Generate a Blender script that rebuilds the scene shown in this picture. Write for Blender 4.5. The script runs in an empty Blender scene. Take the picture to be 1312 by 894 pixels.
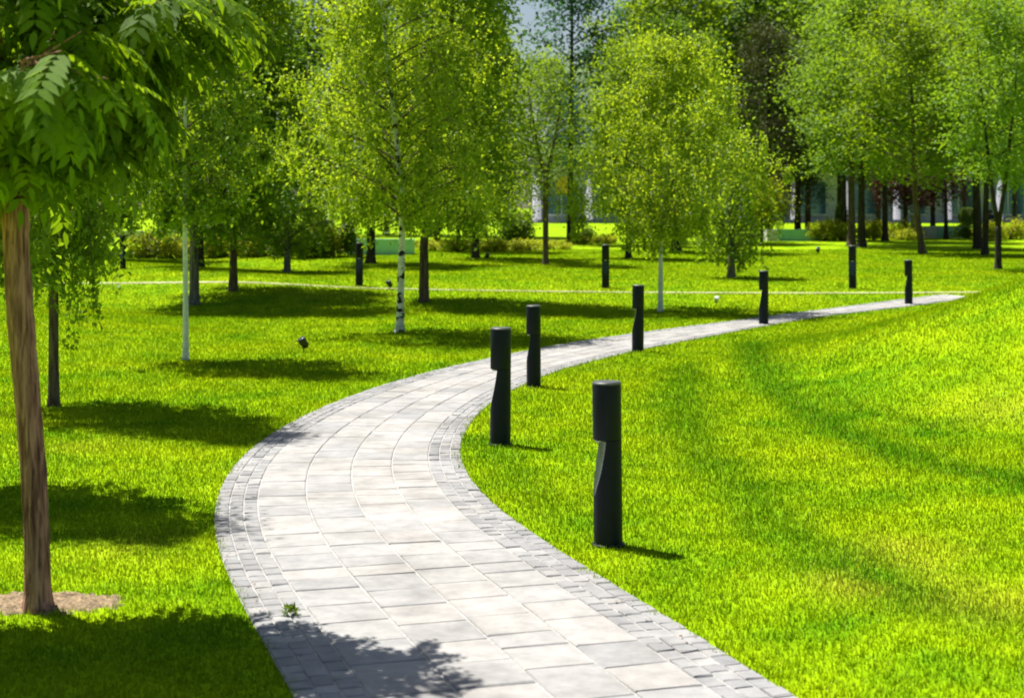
import bpy, bmesh, math
import numpy as np
from mathutils import Vector, Matrix

sc = bpy.context.scene
COL = sc.collection
RNG = np.random.default_rng(7)
F = 2000.0          # focal length in photo pixels (1312 wide)
CX, HY = 656.0, 272.0
CAMH = 2.05

# ------------------------------------------------------------------ terrain
MA, MX, MY, MR = 2.05, 11.55, 20.0, 9.2
def sstep(a, b, t):
    t = np.clip((t - a) / (b - a), 0, 1)
    return t * t * (3 - 2 * t)

def g(x, y):
    x = np.asarray(x, float); y = np.asarray(y, float)
    z = np.where(y < 32, 0, np.where(y < 40, 0.036 * (y - 32) * sstep(30, 36, y), 0.288 + 0.0125 * (y - 40)))
    z = np.where(y > 110, 1.163 + 0.004 * (y - 110), z)
    r2 = ((x - MX) ** 2 + (y - MY) ** 2) / (MR ** 2)
    m = MA * np.clip(1 - r2, 0, 1) ** 2
    m = m * (1 + 0.05 * np.sin(1.1 * x + .5 * y) * np.sin(.7 * y - .4 * x))
    r3 = ((x - 6.6) ** 2 / 16 + (y - 7.5) ** 2 / 40)
    m = m + 0.30 * np.clip(1 - r3, 0, 1) ** 2
    left = 0.10 * sstep(3.0, 8.0, -x) * np.sin(.45 * y + .6 * x)
    return z + m + left

def vnoise(x, y):
    return (np.sin(3.1 * x + 1.7 * y) + np.sin(5.3 * y - 2.2 * x + 1) + np.sin(8.7 * x + 6.1 * y + 2) + np.sin(13.3 * x - 11.1 * y)) / 4

def unproj(px, py):
    """ground point seen at a photo pixel"""
    d = np.concatenate([np.arange(3, 60, .02), np.arange(60, 220, .1)])
    x = (px - CX) / F * d
    zr = CAMH - (py - HY) / F * d
    i = np.argmax(zr <= g(x, d))
    return np.array([x[i], d[i], float(g(x[i], d[i]))])

# ------------------------------------------------------------------ helpers
def tag(o, label=None, cat=None, group=None, kind=None):
    if label: o['label'] = label
    if cat: o['category'] = cat
    if group: o['group'] = group
    if kind: o['kind'] = kind
    return o

def empty(name, loc, rz=0):
    o = bpy.data.objects.new(name, None); COL.objects.link(o)
    o.location = loc; o.rotation_euler = (0, 0, rz); o.empty_display_size = .2
    return o

def link(name, me, parent=None):
    o = bpy.data.objects.new(name, me); COL.objects.link(o)
    if parent: o.parent = parent
    return o

def copy_tree(o, parent=None):
    c = o.copy(); COL.objects.link(c)
    if parent: c.parent = parent
    for ch in list(o.children): copy_tree(ch, c)
    return c

class MB:
    def __init__(s): s.v = []; s.f = []; s.mi = []; s.sm = []
    def add(s, vs, fs, mi=0, smooth=False):
        b = len(s.v); s.v += [tuple(map(float, p)) for p in vs]
        for f in fs: s.f.append([b + i for i in f]); s.mi.append(mi); s.sm.append(smooth)
    def box(s, cx, cy, cz, sx, sy, sz, mi=0, M=None):
        vs = [Vector((cx + sx / 2 * a, cy + sy / 2 * b, cz + sz / 2 * c)) for a in (-1, 1) for b in (-1, 1) for c in (-1, 1)]
        if M: vs = [M @ p for p in vs]
        s.add(vs, [(0, 1, 3, 2), (4, 6, 7, 5), (0, 4, 5, 1), (2, 3, 7, 6), (0, 2, 6, 4), (1, 5, 7, 3)], mi)
    def tube(s, pts, rad, n=8, mi=0, cap=True, bump=None):
        pts = [Vector(p) for p in pts]; rings = []
        up = Vector((0, 0, 1)); prev = None
        vs = []; fs = []
        for i, p in enumerate(pts):
            t = (pts[min(i + 1, len(pts) - 1)] - pts[max(i - 1, 0)])
            if t.length < 1e-9: t = Vector((0, 0, 1))
            t.normalize()
            if prev is None:
                a = Vector((1, 0, 0)) if abs(t.x) < .9 else Vector((0, 1, 0))
            else: a = prev
            a = (a - t * a.dot(t)); a.normalize(); b = t.cross(a); prev = a
            for k in range(n):
                w = 2 * math.pi * k / n
                r = rad[i] * (1 + (bump(i, k) if bump else 0))
                vs.append(p + a * (r * math.cos(w)) + b * (r * math.sin(w)))
        for i in range(len(pts) - 1):
            for k in range(n):
                k2 = (k + 1) % n
                fs.append((i * n + k, i * n + k2, (i + 1) * n + k2, (i + 1) * n + k))
        if cap:
            fs.append(tuple(range(n - 1, -1, -1))); L = (len(pts) - 1) * n
            fs.append(tuple(L + k for k in range(n)))
        s.add(vs, fs, mi, True)
    def mesh(s, name, mats):
        me = bpy.data.meshes.new(name); me.from_pydata(s.v, [], s.f)
        for m in (mats if isinstance(mats, (list, tuple)) else [mats]): me.materials.append(m)
        me.polygons.foreach_set('material_index', s.mi); me.polygons.foreach_set('use_smooth', s.sm)
        me.update(); return me
    def build(s, name, mats, parent=None): return link(name, s.mesh(name, mats), parent)

def np_mesh(name, V, nper, mat, attrs=None):
    """V (N,nper,3): N separate faces of nper verts each"""
    N = V.shape[0]; me = bpy.data.meshes.new(name)
    me.vertices.add(N * nper); me.loops.add(N * nper); me.polygons.add(N)
    me.vertices.foreach_set('co', V.astype(np.float32).ravel())
    me.loops.foreach_set('vertex_index', np.arange(N * nper, dtype=np.int32))
    me.polygons.foreach_set('loop_start', np.arange(0, N * nper, nper, dtype=np.int32))
    me.materials.append(mat)
    for k, a in (attrs or {}).items():
        at = me.attributes.new(k, 'FLOAT', 'POINT')
        at.data.foreach_set('value', np.repeat(a.astype(np.float32), nper))
    me.update(calc_edges=True); return me

# ------------------------------------------------------------------ materials
def newmat(name):
    m = bpy.data.materials.new(name); m.use_nodes = True
    m.node_tree.nodes.clear(); return m, m.node_tree.nodes, m.node_tree.links

def N(ns, t, **kw):
    n = ns.new(t)
    for k, v in kw.items():
        if k in n.inputs: n.inputs[k].default_value = v
        else: setattr(n, k, v)
    return n

def plain(name, col, rough=.6, metal=0, noise=.15, nscale=8, bump=0.0, spec=.4):
    m, ns, ls = newmat(name)
    out = N(ns, 'ShaderNodeOutputMaterial'); p = N(ns, 'ShaderNodeBsdfPrincipled')
    p.inputs['Roughness'].default_value = rough; p.inputs['Metallic'].default_value = metal
    p.inputs['Specular IOR Level'].default_value = spec
    tc = N(ns, 'ShaderNodeTexCoord'); nz = N(ns, 'ShaderNodeTexNoise'); nz.inputs['Scale'].default_value = nscale
    nz.inputs['Detail'].default_value = 5
    ls.new(tc.outputs['Object'], nz.inputs['Vector'])
    cr = N(ns, 'ShaderNodeValToRGB')
    cr.color_ramp.elements[0].position = .3; cr.color_ramp.elements[1].position = .7
    cr.color_ramp.elements[0].color = [c * (1 - noise) for c in col] + [1]
    cr.color_ramp.elements[1].color = [min(1, c * (1 + noise)) for c in col] + [1]
    ls.new(nz.outputs['Fac'], cr.inputs['Fac']); ls.new(cr.outputs['Color'], p.inputs['Base Color'])
    if bump:
        b = N(ns, 'ShaderNodeBump'); b.inputs['Strength'].default_value = bump; b.inputs['Distance'].default_value = .01
        ls.new(nz.outputs['Fac'], b.inputs['Height']); ls.new(b.outputs['Normal'], p.inputs['Normal'])
    ls.new(p.outputs[0], out.inputs[0]); return m

def bark(name, c1, c2, zs=2.0, xs=22, bump=.8, patches=None):
    m, ns, ls = newmat(name)
    out = N(ns, 'ShaderNodeOutputMaterial'); p = N(ns, 'ShaderNodeBsdfPrincipled')
    p.inputs['Roughness'].default_value = .9; p.inputs['Specular IOR Level'].default_value = .15
    tc = N(ns, 'ShaderNodeTexCoord'); mp = N(ns, 'ShaderNodeMapping')
    mp.inputs['Scale'].default_value = (xs, xs, zs)
    ls.new(tc.outputs['Object'], mp.inputs['Vector'])
    nz = N(ns, 'ShaderNodeTexNoise'); nz.inputs['Scale'].default_value = 1; nz.inputs['Detail'].default_value = 8
    nz.inputs['Distortion'].default_value = .6
    ls.new(mp.outputs[0], nz.inputs['Vector'])
    cr = N(ns, 'ShaderNodeValToRGB')
    cr.color_ramp.elements[0].position = .36; cr.color_ramp.elements[1].position = .62
    cr.color_ramp.elements[0].color = c1 + (1,); cr.color_ramp.elements[1].color = c2 + (1,)
    ls.new(nz.outputs['Fac'], cr.inputs['Fac'])
    col = cr.outputs['Color']
    if patches:
        mp2 = N(ns, 'ShaderNodeMapping'); mp2.inputs['Scale'].default_value = patches[1]
        ls.new(tc.outputs['Object'], mp2.inputs['Vector'])
        n2 = N(ns, 'ShaderNodeTexNoise'); n2.inputs['Scale'].default_value = 1; n2.inputs['Detail'].default_value = 3
        ls.new(mp2.outputs[0], n2.inputs['Vector'])
        r2 = N(ns, 'ShaderNodeValToRGB'); r2.color_ramp.elements[0].position = patches[2]; r2.color_ramp.elements[1].position = patches[2] + .05
        ls.new(n2.outputs['Fac'], r2.inputs['Fac'])
        mx = N(ns, 'ShaderNodeMix', data_type='RGBA'); ls.new(r2.outputs['Color'], mx.inputs[0])
        ls.new(col, mx.inputs[6]); mx.inputs[7].default_value = patches[0] + (1,)
        col = mx.outputs[2]
    ls.new(col, p.inputs['Base Color'])
    b = N(ns, 'ShaderNodeBump'); b.inputs['Strength'].default_value = bump; b.inputs['Distance'].default_value = .012
    ls.new(nz.outputs['Fac'], b.inputs['Height']); ls.new(b.outputs['Normal'], p.inputs['Normal'])
    ls.new(p.outputs[0], out.inputs[0]); return m

def leafmat(name, dark, light, trans, tfac=.45, gloss=.025):
    m, ns, ls = newmat(name)
    out = N(ns, 'ShaderNodeOutputMaterial')
    at = N(ns, 'ShaderNodeAttribute', attribute_name='tint')
    mx = N(ns, 'ShaderNodeMix', data_type='RGBA'); ls.new(at.outputs['Fac'], mx.inputs[0])
    mx.inputs[6].default_value = dark + (1,); mx.inputs[7].default_value = light + (1,)
    mt = N(ns, 'ShaderNodeMix', data_type='RGBA'); ls.new(at.outputs['Fac'], mt.inputs[0])
    mt.inputs[6].default_value = tuple(.55 * c for c in trans) + (1,); mt.inputs[7].default_value = trans + (1,)
    df = N(ns, 'ShaderNodeBsdfDiffuse'); tr = N(ns, 'ShaderNodeBsdfTranslucent')
    ls.new(mx.outputs[2], df.inputs['Color']); ls.new(mt.outputs[2], tr.inputs['Color'])
    s1 = N(ns, 'ShaderNodeMixShader'); s1.inputs[0].default_value = tfac
    ls.new(df.outputs[0], s1.inputs[1]); ls.new(tr.outputs[0], s1.inputs[2])
    gl = N(ns, 'ShaderNodeBsdfGlossy'); gl.inputs['Roughness'].default_value = .6
    gl.inputs['Color'].default_value = (.8, .85, .75, 1)
    s2 = N(ns, 'ShaderNodeMixShader'); s2.inputs[0].default_value = gloss
    ls.new(s1.outputs[0], s2.inputs[1]); ls.new(gl.outputs[0], s2.inputs[2])
    ls.new(s2.outputs[0], out.inputs[0]); return m

def grass_material(name, blades):
    m, ns, ls = newmat(name)
    out = N(ns, 'ShaderNodeOutputMaterial'); tc = N(ns, 'ShaderNodeTexCoord')
    def noise(scale, detail, vec):
        n = N(ns, 'ShaderNodeTexNoise'); n.inputs['Scale'].default_value = scale; n.inputs['Detail'].default_value = detail
        n.inputs['Roughness'].default_value = .6
        ls.new(vec, n.inputs['Vector']); return n.outputs['Fac']
    geo = N(ns, 'ShaderNodeNewGeometry')
    flat = N(ns, 'ShaderNodeVectorMath', operation='MULTIPLY'); flat.inputs[1].default_value = (1, 1, 0)
    ls.new(geo.outputs['Position'], flat.inputs[0]); P = flat.outputs[0]
    big = noise(.42, 5, P); mid = noise(1.7, 6, P); fine = noise(14, 4, P)
    def ramp(fac, a, b, c1, c2):
        r = N(ns, 'ShaderNodeValToRGB'); r.color_ramp.elements[0].position = a; r.color_ramp.elements[1].position = b
        r.color_ramp.elements[0].color = c1 + (1,); r.color_ramp.elements[1].color = c2 + (1,)
        ls.new(fac, r.inputs['Fac']); return r.outputs['Color']
    def mix(f, a, b, mode='MIX'):
        x = N(ns, 'ShaderNodeMix', data_type='RGBA', blend_type=mode)
        if isinstance(f, float): x.inputs[0].default_value = f
        else: ls.new(f, x.inputs[0])
        for i, c in ((6, a), (7, b)):
            if isinstance(c, tuple): x.inputs[i].default_value = c + (1,)
            else: ls.new(c, x.inputs[i])
        return x.outputs[2]
    c = ramp(mid, .34, .66, GR['deep'], GR['bright'])
    c = mix(ramp(big, .35, .68, (0, 0, 0), (.6, .6, .6)), c, GR['yellow'])
    slope_shade = N(ns, 'ShaderNodeAttribute', attribute_name='slope_shade')
    dry = N(ns, 'ShaderNodeAttribute', attribute_name='dry')
    c = mix(slope_shade.outputs['Fac'], c, GR['slope_shade'])  # darker slope shading mixed into turf and blade colour
    c = mix(dry.outputs['Fac'], c, GR['dry'])
    if blades:
        tint = N(ns, 'ShaderNodeAttribute', attribute_name='tint')
        r = N(ns, 'ShaderNodeMapRange'); r.inputs['To Min'].default_value = .9; r.inputs['To Max'].default_value = 1.1
        ls.new(tint.outputs['Fac'], r.inputs['Value'])
        mu = N(ns, 'ShaderNodeVectorMath', operation='SCALE'); ls.new(c, mu.inputs[0]); ls.new(r.outputs[0], mu.inputs['Scale'])
        c = mu.outputs[0]
        nm = N(ns, 'ShaderNodeVectorMath', operation='MULTIPLY_ADD')
        nm.inputs[1].default_value = (.35, .35, .35); nm.inputs[2].default_value = (0, 0, .85)
        ls.new(geo.outputs['Normal'], nm.inputs[0])
        nn = N(ns, 'ShaderNodeVectorMath', operation='NORMALIZE'); ls.new(nm.outputs[0], nn.inputs[0])
        df = N(ns, 'ShaderNodeBsdfDiffuse'); tr = N(ns, 'ShaderNodeBsdfTranslucent')
        ls.new(c, df.inputs['Color']); ls.new(c, tr.inputs['Color']); ls.new(nn.outputs[0], df.inputs['Normal'])
        s1 = N(ns, 'ShaderNodeMixShader'); s1.inputs[0].default_value = .35
        ls.new(df.outputs[0], s1.inputs[1]); ls.new(tr.outputs[0], s1.inputs[2])
        gl = N(ns, 'ShaderNodeBsdfGlossy'); gl.inputs['Roughness'].default_value = .5
        s2 = N(ns, 'ShaderNodeMixShader'); s2.inputs[0].default_value = .008
        ls.new(s1.outputs[0], s2.inputs[1]); ls.new(gl.outputs[0], s2.inputs[2])
        ls.new(s2.outputs[0], out.inputs[0])
    else:
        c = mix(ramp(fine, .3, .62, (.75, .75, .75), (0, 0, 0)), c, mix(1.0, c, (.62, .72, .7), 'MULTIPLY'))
        p = N(ns, 'ShaderNodeBsdfPrincipled'); p.inputs['Roughness'].default_value = .95; p.inputs['Specular IOR Level'].default_value = .05
        ls.new(c, p.inputs['Base Color'])
        b = N(ns, 'ShaderNodeBump'); b.inputs['Strength'].default_value = .7; b.inputs['Distance'].default_value = .04
        ls.new(noise(22, 3, P), b.inputs['Height']); ls.new(b.outputs['Normal'], p.inputs['Normal'])
        ls.new(p.outputs[0], out.inputs[0])
    return m

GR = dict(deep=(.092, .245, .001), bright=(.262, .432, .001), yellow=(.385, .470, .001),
          slope_shade=(.070, .215, .002), dry=(.50, .45, .03))
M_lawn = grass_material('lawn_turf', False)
M_blade = grass_material('grass_blades', True)
M_leaf = {
    'ash':   leafmat('ash_leaf', (.040, .105, .003), (.110, .200, .006), (.34, .52, .010), .5, .015),
    'birch': leafmat('birch_leaf', (.085, .150, .005), (.275, .365, .018), (.54, .70, .018), .5),
    'weep':  leafmat('weeping_birch_leaf', (.055, .120, .005), (.175, .255, .014), (.37, .54, .014), .5),
    'linden': leafmat('linden_leaf', (.045, .105, .005), (.150, .225, .010), (.36, .52, .012), .5),
    'dark':  leafmat('dark_green_leaf', (.020, .065, .005), (.085, .150, .010), (.18, .33, .012), .4),
    'blue':  leafmat('bluish_green_leaf', (.016, .065, .022), (.050, .120, .040), (.09, .25, .05), .4),
    'lime':  leafmat('lime_green_leaf', (.055, .140, .010), (.190, .300, .025), (.36, .56, .02), .45),
    'pine':  leafmat('pine_needle', (.020, .034, .008), (.075, .085, .018), (.09, .10, .015), .25),
    'plum':  leafmat('plum_leaf', (.030, .012, .014), (.085, .028, .030), (.17, .03, .03), .35),
    'yellow': leafmat('golden_shrub_leaf', (.200, .260, .006), (.430, .460, .014), (.6, .64, .015), .45),
    'hedge': leafmat('shrub_leaf', (.030, .070, .006), (.110, .170, .012), (.2, .32, .012), .4),
}
B_ash = bark('ash_bark', (.11, .046, .036), (.46, .245, .18), 4.5, 48, 1.0)
B_birch = bark('birch_bark', (.42, .42, .40), (.66, .66, .63), 12, 5, .2, ((.018, .016, .015), (6, 6, 9), .52))
B_white = bark('white_birch_bark', (.50, .52, .52), (.68, .70, .70), 9, 5, .2, ((.10, .09, .08), (5, 5, 14), .66))
B_brown = bark('brown_bark', (.045, .032, .022), (.135, .10, .07), 3, 24, .7)
B_grey = bark('grey_bark', (.06, .055, .05), (.16, .15, .14), 3, 24, .6)
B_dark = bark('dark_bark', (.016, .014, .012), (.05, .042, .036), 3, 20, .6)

# ------------------------------------------------------------------ paths
L_EDGE = [(400, 940), (375, 894), (318, 792), (290, 740), (270, 692), (268, 660), (276, 628), (302, 590), (345, 556), (400, 527),
          (470, 500), (560, 474), (640, 457), (700, 445), (780, 432), (860, 421), (960, 409), (1050, 398), (1165, 385.5), (1235, 377.5)]
R_EDGE = [(1110, 940), (1020, 894), (855, 792), (770, 740), (702, 695), (642, 650), (606, 612), (593, 580), (602, 548), (632, 517),
          (690, 486), (742, 468), (830, 447), (900, 434), (985, 418), (1060, 405), (1165, 390.5), (1235, 380.5)]

def resample(P, n):
    P = np.asarray(P); s = np.r_[0, np.cumsum(np.linalg.norm(np.diff(P, axis=0), axis=1))]
    # Catmull-Rom through chord length
    out = []
    for t in np.linspace(0, s[-1], n):
        i = min(max(np.searchsorted(s, t) - 1, 0), len(P) - 2)
        u = (t - s[i]) / (s[i + 1] - s[i]); h = s[i + 1] - s[i]
        def tan(k):
            a, b = max(k - 1, 0), min(k + 1, len(P) - 1); return (P[b] - P[a]) / (s[b] - s[a])
        m0, m1 = tan(i) * h, tan(i + 1) * h
        out.append((2*u**3-3*u**2+1)*P[i] + (u**3-2*u**2+u)*m0 + (-2*u**3+3*u**2)*P[i+1] + (u**3-u**2)*m1)
    return np.array(out)

Lw = resample([unproj(*p)[:2] for p in L_EDGE], 60)
Rw = resample([unproj(*p)[:2] for p in R_EDGE], 400)
# pair every left point with its nearest right point, smooth, to get the centre line
cl = []; wd = []
j0 = 0
Ld = resample(Lw, 300)
for p in Ld:
    dd = np.linalg.norm(Rw - p, axis=1); dd[:j0] = 9e9; dd[j0 + 40:] = 9e9
    j = int(np.argmin(dd)); j0 = max(j0, j); cl.append((p + Rw[j]) / 2); wd.append(np.linalg.norm(p - Rw[j]))
cl = np.array(cl); wd = np.array(wd)
def smooth(a, k):
    w = np.hanning(2 * k + 3)[1:-1]; w /= w.sum()
    pad = np.r_[np.repeat(a[:1], k, 0), a, np.repeat(a[-1:], k, 0)]
    if a.ndim == 1: return np.convolve(pad, w, 'valid')
    return np.stack([np.convolve(pad[:, i], w, 'valid') for i in range(a.shape[1])], 1)
cl = smooth(cl, 10); _t = cl[0] - cl[12]; _t /= np.linalg.norm(_t); cl = np.r_[[cl[0] + _t * q for q in np.linspace(4.2, .2, 21)], cl]; wd = np.r_[np.full(21, wd[:30].mean()), wd]
cl = resample(cl, 500); wd = smooth(np.clip(wd, .95, 2.15), 20)
cs = np.r_[0, np.cumsum(np.linalg.norm(np.diff(cl, axis=0), axis=1))]
tang = np.gradient(cl, axis=0); tang /= np.linalg.norm(tang, axis=1)[:, None]; tang = smooth(tang, 6)
nrm = np.stack([tang[:, 1], -tang[:, 0]], 1)      # to the right
PATHLEN = cs[-1]
wv = np.interp(np.linspace(0, 1, 500), np.linspace(0, 1, len(wd)), wd)
def pth(u, v, lift=0.0):
    """u in -1..1 across (right positive), v metres along"""
    v = np.asarray(v, float)
    c = np.stack([np.interp(v, cs, cl[:, 0]), np.interp(v, cs, cl[:, 1])], -1)
    n = np.stack([np.interp(v, cs, nrm[:, 0]), np.interp(v, cs, nrm[:, 1])], -1)
    w = np.interp(v, cs, wv)[..., None] / 2
    q = c + n * w * np.asarray(u, float)[..., None]
    return np.concatenate([q, (g(q[..., 0], q[..., 1]) + lift)[..., None]], -1)
vv = np.linspace(0, PATHLEN, 400)
POLY = np.r_[pth(-np.ones(400), vv)[:, :2], pth(np.ones(400), vv)[::-1, :2]]
_j = .998 - .085 * np.random.default_rng(9).random((2, 260)) ** 2.6; _v = np.linspace(0, PATHLEN, 260)
EDGEP = np.r_[pth(-_j[0], _v)[:, :2], pth(_j[1], _v)[::-1, :2]]
SOIL_C = unproj(60, 775)

def in_poly(X, Y, P):
    ins = np.zeros(X.shape, bool); n = len(P)
    for i in range(n):
        x1, y1 = P[i]; x2, y2 = P[(i + 1) % n]
        if y1 == y2: continue
        c = (y1 > Y) != (y2 > Y)
        ins ^= c & (X < (x2 - x1) * (Y - y1) / (y2 - y1) + x1)
    return ins

def path_material():
    m, ns, ls = newmat('stone_pavers')
    out = N(ns, 'ShaderNodeOutputMaterial'); p = N(ns, 'ShaderNodeBsdfPrincipled')
    p.inputs['Roughness'].default_value = .85; p.inputs['Specular IOR Level'].default_value = .25
    at = N(ns, 'ShaderNodeAttribute', attribute_name='shade')
    cr = N(ns, 'ShaderNodeValToRGB'); e = cr.color_ramp.elements
    e[0].position = 0; e[0].color = (.225, .227, .234, 1); e[1].position = 1; e[1].color = (.355, .350, .340, 1)
    for pos, c in ((.25, (.250, .252, .258)), (.45, (.287, .287, .290)), (.65, (.312, .309, .304)), (.8, (.328, .318, .309))):
        k = e.new(pos); k.color = c + (1,)
    ls.new(at.outputs['Fac'], cr.inputs['Fac'])
    geo = N(ns, 'ShaderNodeNewGeometry')
    n1 = N(ns, 'ShaderNodeTexNoise'); n1.inputs['Scale'].default_value = 7; n1.inputs['Detail'].default_value = 8; n1.inputs['Roughness'].default_value = .7
    ls.new(geo.outputs['Position'], n1.inputs['Vector'])
    r = N(ns, 'ShaderNodeValToRGB'); r.color_ramp.elements[0].position = .28; r.color_ramp.elements[1].position = .7
    r.color_ramp.elements[0].color = (.72, .725, .74, 1); r.color_ramp.elements[1].color = (1.12, 1.1, 1.08, 1)
    ls.new(n1.outputs['Fac'], r.inputs['Fac'])
    mx = N(ns, 'ShaderNodeMix', data_type='RGBA', blend_type='MULTIPLY'); mx.inputs[0].default_value = 1
    ls.new(cr.outputs['Color'], mx.inputs[6]); ls.new(r.outputs['Color'], mx.inputs[7])
    n3 = N(ns, 'ShaderNodeTexNoise'); n3.inputs['Scale'].default_value = 1.3; n3.inputs['Detail'].default_value = 6; n3.inputs['Roughness'].default_value = .65
    ls.new(geo.outputs['Position'], n3.inputs['Vector'])
    r3 = N(ns, 'ShaderNodeValToRGB'); r3.color_ramp.elements[0].position = .34; r3.color_ramp.elements[1].position = .56
    r3.color_ramp.elements[0].color = (.74, .735, .72, 1); r3.color_ramp.elements[1].color = (1, 1, 1, 1)
    ls.new(n3.outputs['Fac'], r3.inputs['Fac'])
    mx3 = N(ns, 'ShaderNodeMix', data_type='RGBA', blend_type='MULTIPLY'); mx3.inputs[0].default_value = 1
    ls.new(mx.outputs[2], mx3.inputs[6]); ls.new(r3.outputs['Color'], mx3.inputs[7]); mx = mx3
    n2 = N(ns, 'ShaderNodeTexNoise'); n2.inputs['Scale'].default_value = 90; n2.inputs['Detail'].default_value = 4
    ls.new(geo.outputs['Position'], n2.inputs['Vector'])
    b = N(ns, 'ShaderNodeBump'); b.inputs['Strength'].default_value = .35; b.inputs['Distance'].default_value = .004
    ls.new(n2.outputs['Fac'], b.inputs['Height']); ls.new(b.outputs['Normal'], p.inputs['Normal'])
    ls.new(mx.outputs[2], p.inputs['Base Color']); ls.new(p.outputs[0], out.inputs[0]); return m
M_pave = path_material()
M_sand = plain('joint_sand', (.315, .311, .30), .95, 0, .25, 30, .3)

def build_path():
    rg = np.random.default_rng(3)
    V = []; Fc = []; mi = []; sh = []
    def quad_block(u0, u1, v0, v1, shade, gap, lift, uw, gl=None):
        gu = (gl or gap) / uw * 2; a0, a1, b0, b1 = u0 + gu / 2, u1 - gu / 2, v0 + gap / 2, v1 - gap / 2
        bv = .006; bu = bv / uw * 2
        top = pth(np.array([a0 + bu, a1 - bu, a1 - bu, a0 + bu]), np.array([b0 + bv, b0 + bv, b1 - bv, b1 - bv]), lift)
        top[:, 2] += rg.normal(0, .0012, 4)
        top[:, :2] += rg.normal(0, .0022, (4, 2))
        bot = pth(np.array([a0, a1, a1, a0]), np.array([b0, b0, b1, b1]), .003)
        mid = bot.copy(); mid[:, 2] = top[:, 2] - .006
        b = len(V); V.extend(top); V.extend(mid); V.extend(bot)
        f = [(0, 1, 2, 3)]
        for k in range(4):
            k2 = (k + 1) % 4
            f += [(4 + k, 4 + k2, k2, k), (8 + k, 8 + k2, 4 + k2, 4 + k)]
        for q in f: Fc.append([b + i for i in q]); mi.append(0)
        sh.extend([shade] * 12)
    # cross-section, metres from the left edge (nominal 2 m)
    strips_l = [0, .10, .20, .30]; lanes = [.30, .665, 1.03, 1.375, 1.70]; strips_r = [1.70, 1.80, 1.90, 2.0]
    U = lambda m: m - 1.0
    for k in range(4):
        v = -rg.uniform(0, .4) + .4
        while v < PATHLEN - .5:
            L = rg.choice([.24, .36, .36, .48]) * rg.uniform(.97, 1.03)
            quad_block(U(lanes[k]), U(lanes[k + 1]), v, v + L, np.clip(rg.beta(3.0, 1.7) * .8 + .15, 0, 1), .007 if rg.random() < .85 else .014, .014 + rg.normal(0, .0009), 2, .012)
            v += L
    for st in (strips_l, strips_r):
        for k in range(3):
            v = rg.uniform(0, .1)
            while v < PATHLEN - .2:
                L = rg.uniform(.10, .16)
                quad_block(U(st[k]), U(st[k + 1]), v, v + L, np.clip(rg.normal(.36, .15), 0, .85), .007, max(.009, .013 + rg.normal(0, .002)), 2)
                v += L
    b = len(V); n = 300; vs = np.linspace(0, PATHLEN, n)
    a = pth(-np.ones(n), vs, .006); c = pth(np.ones(n), vs, .006)
    V.extend(a); V.extend(c); sh.extend([.9] * (2 * n))
    for i in range(n - 1): Fc.append([b + i, b + n + i, b + n + i + 1, b + i + 1]); mi.append(1)
    me = bpy.data.meshes.new('path'); me.from_pydata([tuple(p) for p in V], [], Fc)
    me.materials.append(M_pave); me.materials.append(M_sand); me.polygons.foreach_set('material_index', mi)
    at = me.attributes.new('shade', 'FLOAT', 'POINT'); at.data.foreach_set('value', np.array(sh, np.float32))
    me.update(); o = link('path', me); tag(o, kind='structure'); o['label'] = 'winding path of pale stone slabs with grey cobbled edges'
build_path()

# far crossing path
FAR = np.array([unproj(*p)[:2] for p in [(60, 361), (175, 363.5), (300, 366), (430, 368), (540, 370), (680, 372.5), (860, 374), (1080, 375.3), (1215, 376.3)]])
fx = np.linspace(-16, 15, 120); fc = np.polyfit(FAR[:, 0], FAR[:, 1], 2)
def far_y(x): return np.polyval(fc, x)
M_farpath = plain('pale_gravel', (.30, .30, .14), .9, 0, .3, 1.5, .3)
mb = MB(); vs = []
for x in fx:
    for s in (-.17, .17):
        y = far_y(x) + s; vs.append((x, y, float(g(x, y)) + .010))
mb.add(vs, [(2 * i, 2 * i + 2, 2 * i + 3, 2 * i + 1) for i in range(len(fx) - 1)])
o = mb.build('far_path', M_farpath); tag(o, 'narrow pale path crossing the far lawn', kind='structure')

# ------------------------------------------------------------------ ground attributes
LUSH = [  # polylines in photo pixels, half width (m), strength; slope shading painted into the grass colour
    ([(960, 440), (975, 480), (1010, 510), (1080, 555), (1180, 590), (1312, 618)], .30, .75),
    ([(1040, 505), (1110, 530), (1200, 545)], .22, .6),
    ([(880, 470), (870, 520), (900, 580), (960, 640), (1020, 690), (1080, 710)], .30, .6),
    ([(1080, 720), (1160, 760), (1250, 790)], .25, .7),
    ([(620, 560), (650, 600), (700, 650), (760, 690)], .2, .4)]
DRYS = [((1150, 700), .30, .6), ((1180, 722), .3, .5), ((1215, 745), .3, .4), ((1085, 752), .22, .7), ((1280, 770), .35, .5), ((1290, 520), .5, .4),
        ((170, 700), .35, .3), ((100, 575), .4, .3), ((760, 470), .3, .2), ((420, 380), .8, .3)]
SHADE_BANDSW = [([unproj(*p)[:2] for p in pl], w, s) for pl, w, s in LUSH]
DRYW = [(unproj(*p)[:2], w, s) for p, w, s in DRYS]
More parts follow.
